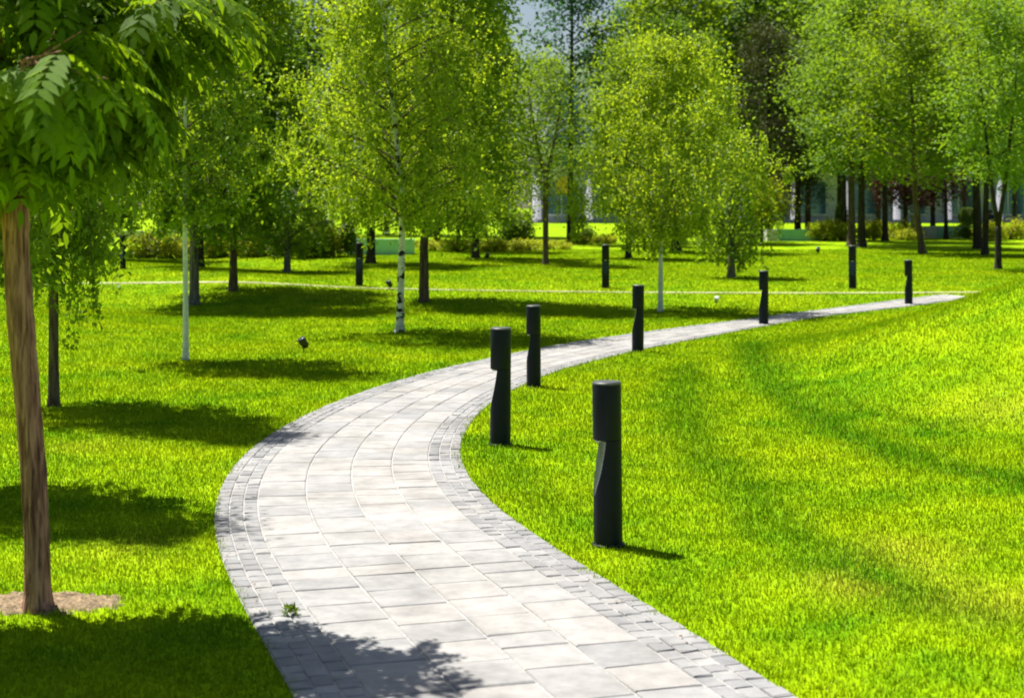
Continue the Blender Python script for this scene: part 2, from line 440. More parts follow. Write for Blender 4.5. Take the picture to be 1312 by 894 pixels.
def shade_dry(x, y):
    sb = np.zeros_like(x); dr = np.zeros_like(x); nz = vnoise(x, y)
    for pl, w, s in SHADE_BANDSW:
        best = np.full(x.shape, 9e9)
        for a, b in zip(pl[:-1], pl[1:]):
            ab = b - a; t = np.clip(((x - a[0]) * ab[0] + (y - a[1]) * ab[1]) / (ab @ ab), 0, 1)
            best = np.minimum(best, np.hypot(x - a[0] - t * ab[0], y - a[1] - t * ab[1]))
        sb = np.maximum(sb, s * np.exp(-(best / (w * (1 + .5 * nz))) ** 2))
    for c, w, s in DRYW:
        dr = np.maximum(dr, .75 * s * np.exp(-((x - c[0]) ** 2 + (y - c[1]) ** 2 * .6) / (w * (1 + .6 * nz)) ** 2))
    # dry trodden fringe along the path edge is left to the blades
    return sb, dr

def axis(dense, step, far, growth=1.25):
    a = list(np.arange(dense[0], dense[1] + step, step)); s = step
    while a[-1] < far: s *= growth; a.append(a[-1] + s)
    return a
xs = axis((0, 14), .3, 500); xs = sorted(set([-v for v in xs[1:]] + xs))
ys = axis((4, 45), .3, 700); lo = [3.5, 2.5, 1, -2, -6, -15, -40, -120]; ys = lo[::-1] + ys
X, Y = np.meshgrid(xs, ys); Z = g(X, Y); nx, ny = len(xs), len(ys)
me = bpy.data.meshes.new('lawn')
idx = np.arange(nx * ny).reshape(ny, nx)
fq = np.stack([idx[:-1, :-1], idx[:-1, 1:], idx[1:, 1:], idx[1:, :-1]], -1).reshape(-1, 4)
me.from_pydata(np.stack([X, Y, Z], -1).reshape(-1, 3).tolist(), [], fq.tolist())
me.polygons.foreach_set('use_smooth', [True] * len(me.polygons)); me.materials.append(M_lawn)
sb, dr = shade_dry(X.ravel(), Y.ravel())
for k, a in (('slope_shade', sb), ('dry', dr)):
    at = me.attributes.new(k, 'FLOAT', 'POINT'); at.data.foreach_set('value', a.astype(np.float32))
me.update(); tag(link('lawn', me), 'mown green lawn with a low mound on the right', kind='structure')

# soil around the foreground trunk
M_soil = plain('dry_soil', (.20, .145, .085), .95, 0, .6, 45, 1.0)
mb = MB(); rg = np.random.default_rng(5); n = 72; nr = 16; vs = []
for j in range(nr):
    for k in range(n):
        w = 2 * math.pi * k / n; q = 1.35 * (j / (nr - 1)); x_, y_ = SOIL_C[0] - .04 + .40 * q * math.cos(w), SOIL_C[1] + .02 + .21 * q * math.sin(w)
        vs.append((x_, y_, float(g(x_, y_)) + .034 - .030 * q * q + .012 * float(vnoise(np.array(9 * x_), np.array(11 * y_))) + rg.normal(0, .007)))
SOILP = np.array([(p[0], p[1]) for p in vs[-n:]])
mb.add(vs, [(j * n + k, j * n + (k + 1) % n, (j + 1) * n + (k + 1) % n, (j + 1) * n + k) for j in range(nr - 1) for k in range(n)], smooth=True)
tag(mb.build('soil', M_soil), 'ring of bare sandy soil round the foreground trunk', kind='structure')

# ------------------------------------------------------------------ grass blades
def build_grass():
    rg = np.random.default_rng(11)
    d0, d1, D0 = 4.5, 62.0, 8.5
    def gen(n):
        # density ~ (D0/d)^1.9 beyond D0
        d = np.linspace(d0, d1, 4000); w = (.76 * d + 3) * np.minimum(1, (D0 / d) ** 1.6)
        c = np.cumsum(w); c /= c[-1]
        y = np.interp(rg.random(n), c, d); x = rg.uniform(-1, 1, n) * (.38 * y + 1.5)
        return x, y
    x, y = gen(1900000)
    keep = ~in_poly(x, y, EDGEP) & ~((np.hypot((x - SOIL_C[0]) / .34, (y - SOIL_C[1]) / .17) + .34 * vnoise(4 * x, 5 * y) + rg.normal(0, .12, len(x)) < .98) & (rg.random(len(x)) < .93))
    keep &= ~((np.abs(y - far_y(x)) < .2) & (rg.random(len(x)) < np.where((x > 3.2) | (x < -6.2), .85, .25 + .3 * np.sin(x * 1.9))))
    x, y = x[keep], y[keep]; n = len(x); z = g(x, y)
    sb, dr = shade_dry(x, y)
    sc_ = np.maximum(1, (y / D0)) ** .6
    patch = .5 + .5 * vnoise(x * 1.3, y * 1.3)
    h = (.015 + .014 * rg.random(n)) * (1 + .35 * patch + .5 * sb) * np.minimum(sc_, 1.7)  # blades also stand taller inside the painted shade bands
    wdt = (.0024 + .0018 * rg.random(n)) * sc_ * 1.15
    az = rg.uniform(0, 2 * np.pi, n); lean = np.minimum(np.abs(rg.normal(0, 1.05, n)), 1.45); la = rg.uniform(0, 2 * np.pi, n)
    dx, dy = np.cos(az) * wdt, np.sin(az) * wdt
    tx, ty = np.cos(la) * np.sin(lean) * h, np.sin(la) * np.sin(lean) * h
    V = np.empty((n, 3, 3))
    V[:, 0] = np.stack([x - dx, y - dy, z - .004], 1); V[:, 1] = np.stack([x + dx, y + dy, z - .004], 1)
    V[:, 2] = np.stack([x + tx, y + ty, z + np.cos(lean) * h], 1)
    tint = np.clip(rg.normal(.5, .22, n) + .12 * vnoise(x * 2.3 + 4, y * 2.3), 0, 1)
    dr = np.clip(dr * rg.uniform(.3, 1.3, n) + (rg.random(n) < .03) * .6, 0, 1)
    me = np_mesh('grass', V, 3, M_blade, dict(tint=tint, slope_shade=sb, dry=dr))
    tag(link('grass', me), 'short mown grass blades covering the lawn', 'grass', kind='stuff')
build_grass()

# ------------------------------------------------------------------ trees
def leaves_at(pts, length, width, rg, droop=.3, tint0=None):
    n = len(pts)
    az = rg.uniform(0, 2 * np.pi, n); el = rg.normal(-droop, .5, n)
    ax = np.stack([np.cos(az) * np.cos(el), np.sin(az) * np.cos(el), np.sin(el)], 1)
    nr = np.stack([rg.normal(0, .6, n), rg.normal(0, .6, n), np.ones(n)], 1)
    sd = np.cross(ax, nr); sd /= np.linalg.norm(sd, axis=1)[:, None] + 1e-9
    up = np.cross(sd, ax)
    L = (length * rg.uniform(.65, 1.2, n))[:, None]; W = (width * rg.uniform(.7, 1.2, n))[:, None]
    V = np.empty((n, 4, 3))
    V[:, 0] = pts; V[:, 1] = pts + ax * L * .45 + sd * W * .5 + up * L * .06
    V[:, 2] = pts + ax * L - up * L * .08; V[:, 3] = pts + ax * L * .45 - sd * W * .5 + up * L * .06
    return V

def grow(seed, H, zb, R, tr, leaf, nleaf, shape='oval', bark_m=None, leaf_m=None, lean=(0, 0), nb=26, clump=.3, weep=0.0,
         curve=0.0, fork=None, leaf_w=None, off=(0, 0), up=.45, sides=9):
    """returns (trunk mesh, crown mesh) with the trunk base at the origin"""
    rg = np.random.default_rng(seed); mb = MB()
    Ht = H * .9
    ph = rg.uniform(0, 6.28)
    def axis_pt(z):
        t = z / Ht; k = max(0.0, (z - zb) / (Ht - zb + 1e-6)) if z > zb else 0
        return np.array([lean[0] * t + off[0] * k + curve * math.sin(t * 5 + ph) * min(1, t * 4), lean[1] * t + off[1] * k + .4 * curve * math.cos(t * 4 + ph) * min(1, t * 4), z])
    zs = np.r_[-.06, .0, .05, .14, .3, np.linspace(.5, Ht, 12)]
    rad = [tr * (1 + .45 * math.exp(-max(z, 0) / (.9 * tr + .03))) * (1 - .86 * max(z, 0) / Ht) for z in zs]
    if fork:
        cut = [i for i, z in enumerate(zs) if z < fork] ; zz = list(zs[:len(cut)]) + [fork]
        mb.tube([axis_pt(z) for z in zz], [tr * (1 + .45 * math.exp(-max(z, 0) / (.9 * tr + .03))) for z in zz], sides)
        for s in (-1, 1):
            p0 = axis_pt(fork - .03); hz = H * .85 - fork
            pts = [p0 + np.array([s * R * .42 * t ** .8, .15 * s * t, hz * t]) for t in np.linspace(0, 1, 6)]
            mb.tube(pts, [tr * .75 * (1 - .85 * t) for t in np.linspace(0, 1, 6)], 7)
    else:
        nb_ = rg.normal(0, .05, (len(zs), sides))
        mb.tube([axis_pt(z) for z in zs], rad, sides, bump=lambda i, k: nb_[i, k])
    cen = []; strands = []
    for i in range(nb):
        t = ((i + rg.random()) / nb) ** (1.3 if shape == 'birch' else .9); z = zb + (H * .97 - zb) * t
        if shape == 'birch': r = R * min(1, (t / .18 + .3)) ** .6 * (1 - .6 * max(0, t - .35) / .65)
        elif shape == 'cone': r = R * (1.02 - t) ** .9
        elif shape == 'flat': r = R * (1 - (2 * t - 1) ** 4) ** .5 * .95 + .05
        else: r = R * max(.12, math.sin(math.pi * (.12 + .80 * t))) ** .7
        r *= rg.uniform(.72, 1.1); az = i * 2.399 + rg.normal(0, .35)
        zst = max(zb * .82, min(z - r * up * .8, Ht * .97)); p0 = axis_pt(zst)
        e = axis_pt(min(z, Ht)) * [1, 1, 0] + np.array([math.cos(az) * r, math.sin(az) * r, z])
        mid = p0 * .5 + e * .5 + np.array([0, 0, .12 * r + .05])
        P = [(1 - u) ** 2 * p0 + 2 * u * (1 - u) * mid + u * u * e for u in np.linspace(0, 1, 6)]
        br = max(.006, tr * .42 * (1 - .7 * zst / H)) * min(1, r / R + .2)
        mb.tube(P, [br * (1 - .8 * u) for u in np.linspace(0, 1, 6)], 5, 1, cap=False)
        ns = 4 + int(3 * r / max(R, .01))
        for k in range(ns):
            u = rg.uniform(.35, 1.02); q = (1 - u) ** 2 * p0 + 2 * u * (1 - u) * mid + u * u * e
            dv = rg.normal(0, 1, 3) * [1, 1, .6]; dv /= np.linalg.norm(dv); l = r * rg.uniform(.12, .36) + .08
            q2 = q + dv * l + np.array([0, 0, .05 - .15 * weep])
            mb.tube([q, (q + q2) / 2 + [0, 0, .03], q2], [br * .35, br * .25, .003], 3, 1, cap=False)
            cen.append(q2); cen.append(q * .4 + q2 * .6)
            if weep and rg.random() < .8: strands.append((q2, weep * rg.uniform(.3, 1.1)))
        cen.append(e)
    cen = np.array(cen); wgt = rg.gamma(1.0, 1, len(cen)) + .15; wgt /= wgt.sum()
    nst = int(nleaf * (.5 if strands else 0)); nc = nleaf - nst
    ids = rg.choice(len(cen), nc, p=wgt)
    size = rg.uniform(.6, 1.35, len(cen)) * clump
    pts = cen[ids] + rg.normal(0, 1, (nc, 3)) * size[ids][:, None] * [1, 1, .7]
    ct = rg.uniform(-.22, .22, len(cen)); tint = np.clip(.5 + ct[ids] + rg.normal(0, .2, nc), 0, 1)
    if strands:
        per = max(3, nst // len(strands)); SP = []; ST = []
        for (q, l) in strands:
            sw = rg.normal(0, .12, 2) * l
            for _ in range(2):
                u = np.sort(rg.random(per // 2 + 1)); jx = rg.normal(0, .07, 2)
                SP.append(q + np.stack([jx[0] + sw[0] * u ** 2 + rg.normal(0, .025, len(u)), jx[1] + sw[1] * u ** 2 + rg.normal(0, .025, len(u)), -l * u], 1))
                ST.append(np.clip(rg.normal(.55, .22, len(u)), 0, 1))
            mb.tube([q, q + np.array([sw[0] * .3, sw[1] * .3, -l * .5]), q + np.array([sw[0], sw[1], -l])], [.004, .003, .002], 3, 1, cap=False)
        pts = np.r_[pts, np.concatenate(SP)]; tint = np.r_[tint, np.concatenate(ST)]
    ok = pts[:, 2] > .12; pts = pts[ok]; tint = tint[ok]
    V = leaves_at(pts, leaf, leaf_w or leaf * .66, rg, .35 + .4 * (weep > 0))
    return mb.mesh('trunk', [bark_m, B_brown if bark_m is not B_dark else B_dark]), np_mesh('crown', V, 4, leaf_m, dict(tint=tint))

def stand(name, tm, cm, loc, label, cat='tree', group=None, rz=0, s=1.0):
    r = empty(name, loc, rz); r.scale = (s, s, s)
    link('trunk', tm, r); link('crown', cm, r)
    tag(r, label, cat, group); return r

def tree(name, px, py, hw, ybot, ytop, wpx, sp, bk, label, shape='oval', nleaf=16000, leaf=.10, group='trees on the lawn', seed=1, d=None, **kw):
    if d is None: P = unproj(px, py)
    else:
        x = (px - CX) / F * d; P = np.array([x, d, float(g(x, d))])
    k = P[1] / F
    py_ = HY + (CAMH - P[2]) / k
    H = (py_ - ytop) * k; zb = (py_ - ybot) * k
    for key in ('lean', 'off'):
        if key in kw: kw[key] = tuple(v * k for v in kw[key])
    if 'fork' in kw: kw['fork'] = (py_ - kw['fork']) * k
    tm, cm = grow(seed, H, zb, hw * k, wpx / 2 * k, leaf, nleaf, shape, bk, M_leaf[sp], **kw)
    return stand(name, tm, cm, P, label, group=group)

# --- foreground tree with big pinnate leaves
def foreground_tree():
    P = unproj(49, 783); rg = np.random.default_rng(21); mb = MB()
    n = 44; pts = []; rad = []; H1 = 2.12; NR = 60
    for i in range(NR):
        t = i / (NR - 1); z = -.05 + (H1 + .05) * t
        pts.append((-.115 * t + .012 * math.sin(5 * t), .01 * math.sin(7 * t), z)); rad.append(.061 * (1 + .42 * math.exp(-max(z, 0) / .07)) * (1 + .05 * t) if t < .93 else .070)
    jit = np.zeros((NR, n)); cur = rg.normal(0, .05, n)
    for i in range(NR):
        cur = .86 * cur + .51 * rg.normal(0, .05, n); jit[i] = cur
    mb.tube(pts, rad, n, bump=lambda i, k: jit[i, k])
    top = np.array(pts[-1]); tips = []
    for i in range(16):
        az = i * 2.399 + .4; r = rg.uniform(.75, 1.15); z = H1 + rg.uniform(.25, 1.35); z = max(z, H1 + (.85 * r - .05) * max(0, math.cos(az)) + .2)
        e = top * [1, 1, 0] + np.array([math.cos(az) * r, math.sin(az) * r * (.65 if math.sin(az) > 0 else 1.1) - .38, z])
        z0 = top + np.array([0, 0, -.04 + .03 * i])
        mid = z0 * .55 + e * .45 + np.array([0, 0, .18])
        Q = [(1 - u) ** 2 * z0 + 2 * u * (1 - u) * mid + u * u * e for u in np.linspace(0, 1, 7)]
        mb.tube(Q, [.030 * (1 - .8 * u) for u in np.linspace(0, 1, 7)], 6, cap=False)
        for u in np.linspace(.2, 1, 11):
            q = (1 - u) ** 2 * z0 + 2 * u * (1 - u) * mid + u * u * e
            for _ in range(2):
                dv = np.array([*rg.normal(0, 1, 2), rg.normal(.05, .35)]); dv /= np.linalg.norm(dv)
                l = rg.uniform(.1, .38); q2 = q + dv * l
                mb.tube([q, q2], [.007, .003], 4, cap=False)
                tips.append((q2, dv)); tips.append((q * .5 + q2 * .5, dv))
    mb.tube([top, top + [-.03, 0, .8], top + [-.03, .05, 1.7]], [.05, .035, .012], 8, cap=False)
    V = []; T = []
    for (q, dv) in tips:
        for _ in range(rg.integers(2, 4)):
            az = math.atan2(dv[1], dv[0]) + rg.normal(0, .9); Ln = rg.uniform(.18, .38)
            out = np.array([math.cos(az), math.sin(az), 0]); side = np.array([-math.sin(az), math.cos(az), 0])
            dr0 = rg.uniform(-.1, .5); dr1 = dr0 + rg.uniform(.5, 1.1); tl = np.clip(rg.normal(.45, .3), 0, 1)
            p = np.array(q); np_ = 7
            for k in range(np_ + 1):
                a = dr0 + (dr1 - dr0) * k / np_; dd = out * math.cos(a) + np.array([0, 0, -1]) * math.sin(a)
                p = p + dd * Ln / np_; upv = np.cross(side, dd) * -1
                ll = Ln * .36 * (1 - .35 * abs(k / np_ - .4)); w = ll * .40
                for s in ((-1, 1) if k < np_ else (0,)):
                    ax = dd * (.55 if s else 1) + side * s * .85 + np.array([0, 0, -.22]) + rg.normal(0, .08, 3); ax /= np.linalg.norm(ax)
                    sd = np.cross(ax, upv); sd /= np.linalg.norm(sd) + 1e-9; nu = np.cross(sd, ax)
                    b = p
                    V.append([b, b + ax * ll * .25 + sd * w * .42 + nu * w * .15, b + ax * ll * .62 + sd * w * .40 + nu * w * .12, b + ax * ll - nu * w * .25, b + ax * ll * .62 - sd * w * .40 + nu * w * .12, b + ax * ll * .25 - sd * w * .42 + nu * w * .15])
                    T.append(np.clip(tl + rg.normal(0, .08), 0, 1))
    V = np.array(V); T = np.array(T)
    r = empty('ash_tree', P); link('trunk', mb.mesh('trunk', B_ash), r)
    link('crown', np_mesh('crown', V, 6, M_leaf['ash'], dict(tint=T)), r)
    tag(r, 'large foreground tree with furrowed brown trunk and big feathery hanging leaves', 'tree', 'trees on the lawn')
foreground_tree()

# --- middle-distance trees, one by one
T = tree
T('weeping_birch', 69, 521, 114, 318, -530, 14, 'weep', B_brown, 'drooping birch with thin dark trunk right behind the big foreground trunk', 'birch', 26000, .075, seed=31, weep=.9, clump=.18, nb=52, off=(-30, 0))
T('weeping_birch', -50, 622, 118, 330, -370, 15, 'weep', B_brown, 'drooping birch at the left edge, mostly out of the picture', 'birch', 22000, .07, seed=32, weep=.5, clump=.18, nb=36)
T('birch_tree', 238, 461, 110, 262, -170, 8, 'linden', B_white, 'slender birch with straight smooth white trunk on left lawn', 'birch', 22000, .08, seed=33, clump=.2, weep=.25, curve=.012, nb=32)
T('linden_tree', 249, 391, 140, 285, -130, 13, 'linden', B_grey, 'sturdy grey trunked tree just right of the white birch trunk', nleaf=24000, leaf=.13, seed=34, clump=.3, off=(20, 0))
T('linden_tree', 299, 373, 105, 300, -40, 11, 'dark', B_brown, 'dark green tree standing where the far path begins on the left', nleaf=20000, leaf=.13, seed=35, clump=.3)
T('linden_tree', 257, 343, 90, 300, 20, 9, 'dark', B_dark, 'dark trunk half hidden behind the sturdy grey trunk', nleaf=12000, leaf=.14, seed=36)
T('birch_tree', 368, 349, 58, 310, 110, 9, 'weep', B_grey, 'low yellowish tree with short grey trunk before the golden shrubs', 'birch', 10000, .11, seed=37, clump=.24, weep=.5)
T('linden_tree', 475, 338, 95, 285, 10, 12, 'linden', B_dark, 'dark trunk standing right in front of the long teal planter', nleaf=13000, leaf=.14, seed=38)
T('birch_tree', 512, 426, 150, 258, -185, 10.5, 'birch', B_birch, 'yellow-green birch with black and white patched trunk beside the path', 'birch', 42000, .072, seed=39, lean=(13, 0), weep=.5, clump=.2, nb=56, off=(-50, 0))
T('linden_tree', 543, 387, 115, 292, -170, 12.5, 'linden', B_brown, 'full green tree with smooth brown trunk behind the patched birch', nleaf=32000, leaf=.12, seed=40, clump=.3, off=(55, 0), nb=32)
T('linden_tree', 587, 322, 60, 290, 30, 6, 'dark', B_dark, 'thin dark trunk beyond the smooth brown trunk', nleaf=9000, leaf=.15, seed=41)
T('linden_tree', 609, 331, 85, 285, 0, 10, 'linden', B_dark, 'dark trunked tree standing among the low yellow flowers', nleaf=12000, leaf=.14, seed=42)
T('maple_tree', 699, 339, 58, 262, 60, 7.5, 'linden', B_brown, 'slim tree forking into a Y left of the tall dark pole trunk', nleaf=5500, leaf=.11, seed=43, fork=228, clump=.28)
T('poplar_tree', 730, 313, 62, 215, -120, 9, 'blue', B_dark, 'tall bluish tree with long bare dark trunk', nleaf=7000, leaf=.2, seed=44, clump=.5, lean=(4, 0))
T('linden_tree', 805, 331, 62, 285, 50, 8, 'linden', B_dark, 'dark trunk showing left of the thin white birch', nleaf=9000, leaf=.14, seed=45)
T('birch_tree', 846, 399, 122, 276, 30, 6.5, 'birch', B_white, 'wide yellow-green birch on a thin white trunk beside the path bend', 'birch', 34000, .078, seed=46, weep=.75, clump=.21, nb=36, off=(20, 0), lean=(3, 0))
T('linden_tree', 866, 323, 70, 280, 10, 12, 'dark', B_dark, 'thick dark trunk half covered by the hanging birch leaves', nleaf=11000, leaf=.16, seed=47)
T('linden_tree', 937, 356, 48, 322, 150, 10, 'weep', B_grey, 'small tree with pale grey trunk under drooping leaves', 'birch', 7000, .10, seed=48, weep=.6, clump=.24)
T('pine_tree', 985, 306, 62, 268, 20, 11, 'pine', B_dark, 'dark brownish pine behind the white birch', 'oval', 15000, .22, seed=49, leaf_w=.05, clump=.45)
T('pine_tree', 1022, 303, 50, 255, 60, 9, 'pine', B_dark, 'smaller olive pine right of the dark pine', 'oval', 11000, .2, seed=50, leaf_w=.06, clump=.45)
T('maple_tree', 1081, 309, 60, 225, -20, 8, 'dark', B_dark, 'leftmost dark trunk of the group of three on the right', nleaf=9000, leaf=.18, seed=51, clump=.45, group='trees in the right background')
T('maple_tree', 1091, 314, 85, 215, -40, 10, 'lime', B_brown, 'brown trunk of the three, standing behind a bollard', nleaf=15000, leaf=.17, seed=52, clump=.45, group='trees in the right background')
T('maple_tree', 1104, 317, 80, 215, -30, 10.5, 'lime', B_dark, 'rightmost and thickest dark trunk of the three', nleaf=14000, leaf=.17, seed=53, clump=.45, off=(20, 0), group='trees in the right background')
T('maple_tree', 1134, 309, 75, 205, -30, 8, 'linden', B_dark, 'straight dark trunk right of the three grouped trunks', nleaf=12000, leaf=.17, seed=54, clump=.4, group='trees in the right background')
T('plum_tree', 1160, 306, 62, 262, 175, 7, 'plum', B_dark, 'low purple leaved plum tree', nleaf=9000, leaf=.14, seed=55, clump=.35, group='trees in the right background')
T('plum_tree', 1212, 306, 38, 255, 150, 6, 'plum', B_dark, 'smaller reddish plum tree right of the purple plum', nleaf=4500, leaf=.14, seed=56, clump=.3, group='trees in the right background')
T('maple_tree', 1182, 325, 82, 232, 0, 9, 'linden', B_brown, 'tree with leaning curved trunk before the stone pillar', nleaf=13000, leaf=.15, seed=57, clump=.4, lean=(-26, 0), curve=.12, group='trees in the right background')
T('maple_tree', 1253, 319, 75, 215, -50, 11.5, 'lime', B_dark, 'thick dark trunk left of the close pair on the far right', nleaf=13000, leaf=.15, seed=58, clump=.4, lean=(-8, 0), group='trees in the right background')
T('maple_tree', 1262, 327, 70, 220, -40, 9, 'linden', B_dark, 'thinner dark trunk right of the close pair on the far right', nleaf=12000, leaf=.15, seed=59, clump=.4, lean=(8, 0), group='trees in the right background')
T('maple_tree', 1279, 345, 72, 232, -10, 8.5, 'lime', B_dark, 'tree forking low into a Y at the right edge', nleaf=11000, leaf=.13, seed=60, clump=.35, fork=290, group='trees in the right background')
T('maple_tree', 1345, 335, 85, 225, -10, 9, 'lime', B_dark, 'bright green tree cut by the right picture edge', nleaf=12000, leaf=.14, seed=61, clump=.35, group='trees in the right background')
T('maple_tree', 976, 314, 30, 288, 232, 5, 'yellow', B_brown, 'small golden tree beside the white ended planter', nleaf=4500, leaf=.13, seed=62, clump=.3)

# --- background trees: prototypes and copies
protos = []
for i, (sp, bk, sh, H, R, lf, nl) in enumerate([('linden', B_dark, 'oval', 13.0, 3.3, .24, 17000), ('dark', B_dark, 'oval', 14.5, 3.4, .24, 17000), ('lime', B_brown, 'oval', 12.5, 3.2, .24, 17000),
                                              ('blue', B_dark, 'oval', 12.5, 2.6, .20, 11000), ('birch', B_grey, 'birch', 13, 2.8, .18, 11000)]):
    protos.append(grow(100 + i, H, 1.6, R, .13, lf, nl, sh, bk, M_leaf[sp], clump=.55, nb=30, leaf_w=lf * .75))
for i in range(3):
    sp, bk, H, R = [('linden', B_dark, 13.5, 3.3), ('dark', B_dark, 14.5, 3.3), ('lime', B_brown, 13, 3.2)][i]
    protos.append(grow(120 + i, H, 4.2, R, .14, .24, 15000, 'oval', bk, M_leaf[sp], clump=.55, nb=30, leaf_w=.18))
KIND = ['mid green leafy', 'dark green leafy', 'bright lime green', 'bluish green', 'yellowish green']
BACK = [  # px, distance, kind, scale, where
    (-10, 62, 1, 1.0, 'at far left behind the foreground leaves'), (70, 60, 4, .8, 'behind the drooping birch on the left'), (135, 54, 2, .7, 'left of the slender white trunk, far back'),
    (205, 75, 1, 1.1, 'far back behind the slender white trunk'), (285, 66, 0, 1.0, 'far back behind the dark tree where the far path begins'), (345, 84, 3, 1.0, 'far back above the low yellowish tree'),
    (425, 70, 1, .95, 'far back left of the teal planter'), (495, 84, 4, 1.1, 'far back above the long teal planter'), (560, 74, 1, 1.1, 'far back behind the smooth brown trunk'),
    (622, 80, 0, .8, 'far back right of the yellow flowers'), (640, 112, 3, .55, 'far back before the left end of the building'), (822, 84, 3, 1.0, 'far back right of the tall bluish tree'),
    (850, 72, 0, 1.0, 'far back behind the white trunked wide birch'), (905, 86, 1, 1.1, 'far back left of the dark pine'), (965, 94, 2, 1.2, 'far back above the dark pine'),
    (1035, 84, 2, 1.1, 'far back left of the three grouped trunks'), (1075, 98, 0, 1.2, 'far back behind the three grouped trunks'), (1125, 90, 2, 1.15, 'far back above the purple plum'),
    (1195, 92, 0, 1.15, 'far back above the reddish plum'), (1235, 104, 1, 1.2, 'far back behind the close pair of trunks'), (1300, 90, 2, 1.1, 'far back at the right edge'),
    (1370, 80, 0, 1.1, 'far back beyond the right edge'), (-90, 74, 0, 1.1, 'far back beyond the left edge')]
for i, (px, d, k, s, wh) in enumerate(BACK):
    pk = k + 5 if (px > 780 and k < 3) else k
    x = (px - CX) / F * d
    stand(['linden_tree', 'oak_tree', 'maple_tree', 'poplar_tree', 'birch_tree'][k], protos[pk][0], protos[pk][1], (x, d, float(g(x, d))),
          KIND[k] + ' tree ' + wh, group='trees in the background', rz=i * 1.7, s=s * (1 + .05 * math.sin(i * 3)))

# ------------------------------------------------------------------ shrubs
def shrub_meshes(seed, w, dp, h, sp, leaf, n, nb=14):
    rg = np.random.default_rng(seed); mb = MB(); cen = []
    for i in range(nb):
        az = rg.uniform(0, 6.28); r = rg.uniform(.2, 1) ** .5
        e = np.array([math.cos(az) * r * w / 2, math.sin(az) * r * dp / 2, h * (.35 + .55 * (1 - r * r) + rg.uniform(0, .25))])
        mb.tube([(e[0] * .2, e[1] * .2, -.03), (e[0] * .55, e[1] * .55, e[2] * .55), e], [.014, .01, .004], 4)
        cen += [e, e * [.75, .75, .6], e * [.9, .9, .3]]
    cen = np.array(cen); ids = rg.integers(0, len(cen), n)
    pts = cen[ids] + rg.normal(0, 1, (n, 3)) * [w * .09, dp * .09, h * .11]; pts[:, 2] = np.abs(pts[:, 2]) + .02
    ct = rg.uniform(-.2, .2, len(cen))
    V = leaves_at(pts, leaf, leaf * .6, rg, -.2)
    return mb.mesh('stems', B_brown), np_mesh('foliage', V, 4, M_leaf[sp], dict(tint=np.clip(.5 + ct[ids] + rg.normal(0, .2, n), 0, 1)))
SH = {'golden': shrub_meshes(201, 1.5, 1.2, .75, 'yellow', .10, 2200), 'golden_low': shrub_meshes(202, 1.7, 1.0, .38, 'yellow', .09, 1700),
      'green': shrub_meshes(203, 1.7, 1.3, .95, 'hedge', .11, 2500), 'tallgreen': shrub_meshes(204, 2.0, 1.6, 1.7, 'hedge', .14, 4000)}
def shrub(kind, px, py, s, label, group, rz=0, name=None):
    P = unproj(px, py); st, fo = SH[kind]
    r = empty(name or {'golden': 'golden_shrub', 'golden_low': 'flowering_plant', 'green': 'green_shrub', 'tallgreen': 'green_shrub'}[kind], P, rz); r.scale = (s, s, s)
    link('stems', st, r); link('foliage', fo, r); tag(r, label, 'shrub' if kind != 'golden_low' else 'plant', group); return r
LR = 'shrub row along the back of the left lawn'
for i, (px, py, k, s, lb) in enumerate([
    (182, 331, 'golden', 1.1, 'golden shrub at the left end of the row, right of the far bollard'), (207, 330, 'green', 1.1, 'green shrub left of the white birch trunk in the back row'),
    (228, 331, 'golden', 1.0, 'golden shrub touching the white birch trunk in the back row'), (273, 330, 'golden', 1.1, 'golden shrub between the grey trunk and the dark trunk'),
    (290, 328, 'tallgreen', 1.0, 'tall green shrub behind the dark trunk on the left'), (322, 329, 'golden', 1.15, 'golden shrub right of the dark trunk on the left'),
    (346, 328, 'green', 1.2, 'green shrub left of the short grey trunk'), (388, 330, 'tallgreen', .9, 'tall green shrub right of the short grey trunk'),
    (408, 329, 'golden', 1.3, 'golden shrub second from the teal planter'), (430, 329, 'tallgreen', 1.0, 'tall green shrub at the left end of the teal planter')]):
    shrub(k, px, py, s, lb, LR, i * 1.3)
YF = 'low yellow flowering plants behind the middle lawn'
for i, (px, py, s, lb) in enumerate([
    (562, 321, 1.0, 'low yellow flowers right of the teal planter'), (585, 322, 1.1, 'low yellow flowers at the thin dark trunk'), (628, 322, 1.1, 'low yellow flowers right of the dark trunked tree'),
    (650, 321, 1.0, 'low yellow flowers midway before the Y forked tree'), (674, 322, 1.1, 'low yellow flowers left of the Y forked tree'), (714, 320, .9, 'low yellow plants between forked tree and tall pole trunk'),
    (752, 313, 1.0, 'low yellow plants right of the tall pole trunk'), (777, 312, 1.0, 'low yellow plants behind the middle bollard')]):
    shrub('golden_low', px, py, s, lb, YF, i * 1.1)
RG_ = 'golden shrubs among the right trees'
for i, (px, py, k, s, lb) in enumerate([
    (1058, 309, 'golden', 1.25, 'golden shrub at the right end of the white ended planter'), (1072, 309, 'golden', 1.2, 'golden shrub touching the leftmost grouped trunk'),
    (1117, 308, 'golden', 1.2, 'golden shrub right of the three grouped trunks'), (1150, 307, 'golden', 1.1, 'golden shrub left of the stone pillar'),
    (1162, 308, 'golden_low', 1.3, 'low golden plant at the foot of the stone pillar'), (1272, 309, 'golden', 1.1, 'golden shrub left of the Y forked trunk at right edge'),
    (1292, 307, 'golden', 1.2, 'golden shrub right of the Y forked trunk at right edge'), (1305, 306, 'golden_low', 1.3, 'low golden plant at the right picture edge'),
    (1242, 306, 'green', .9, 'dark green shrub below the clipped ball tree')]):
    shrub(k, px, py, s, lb, RG_, i * 1.9)
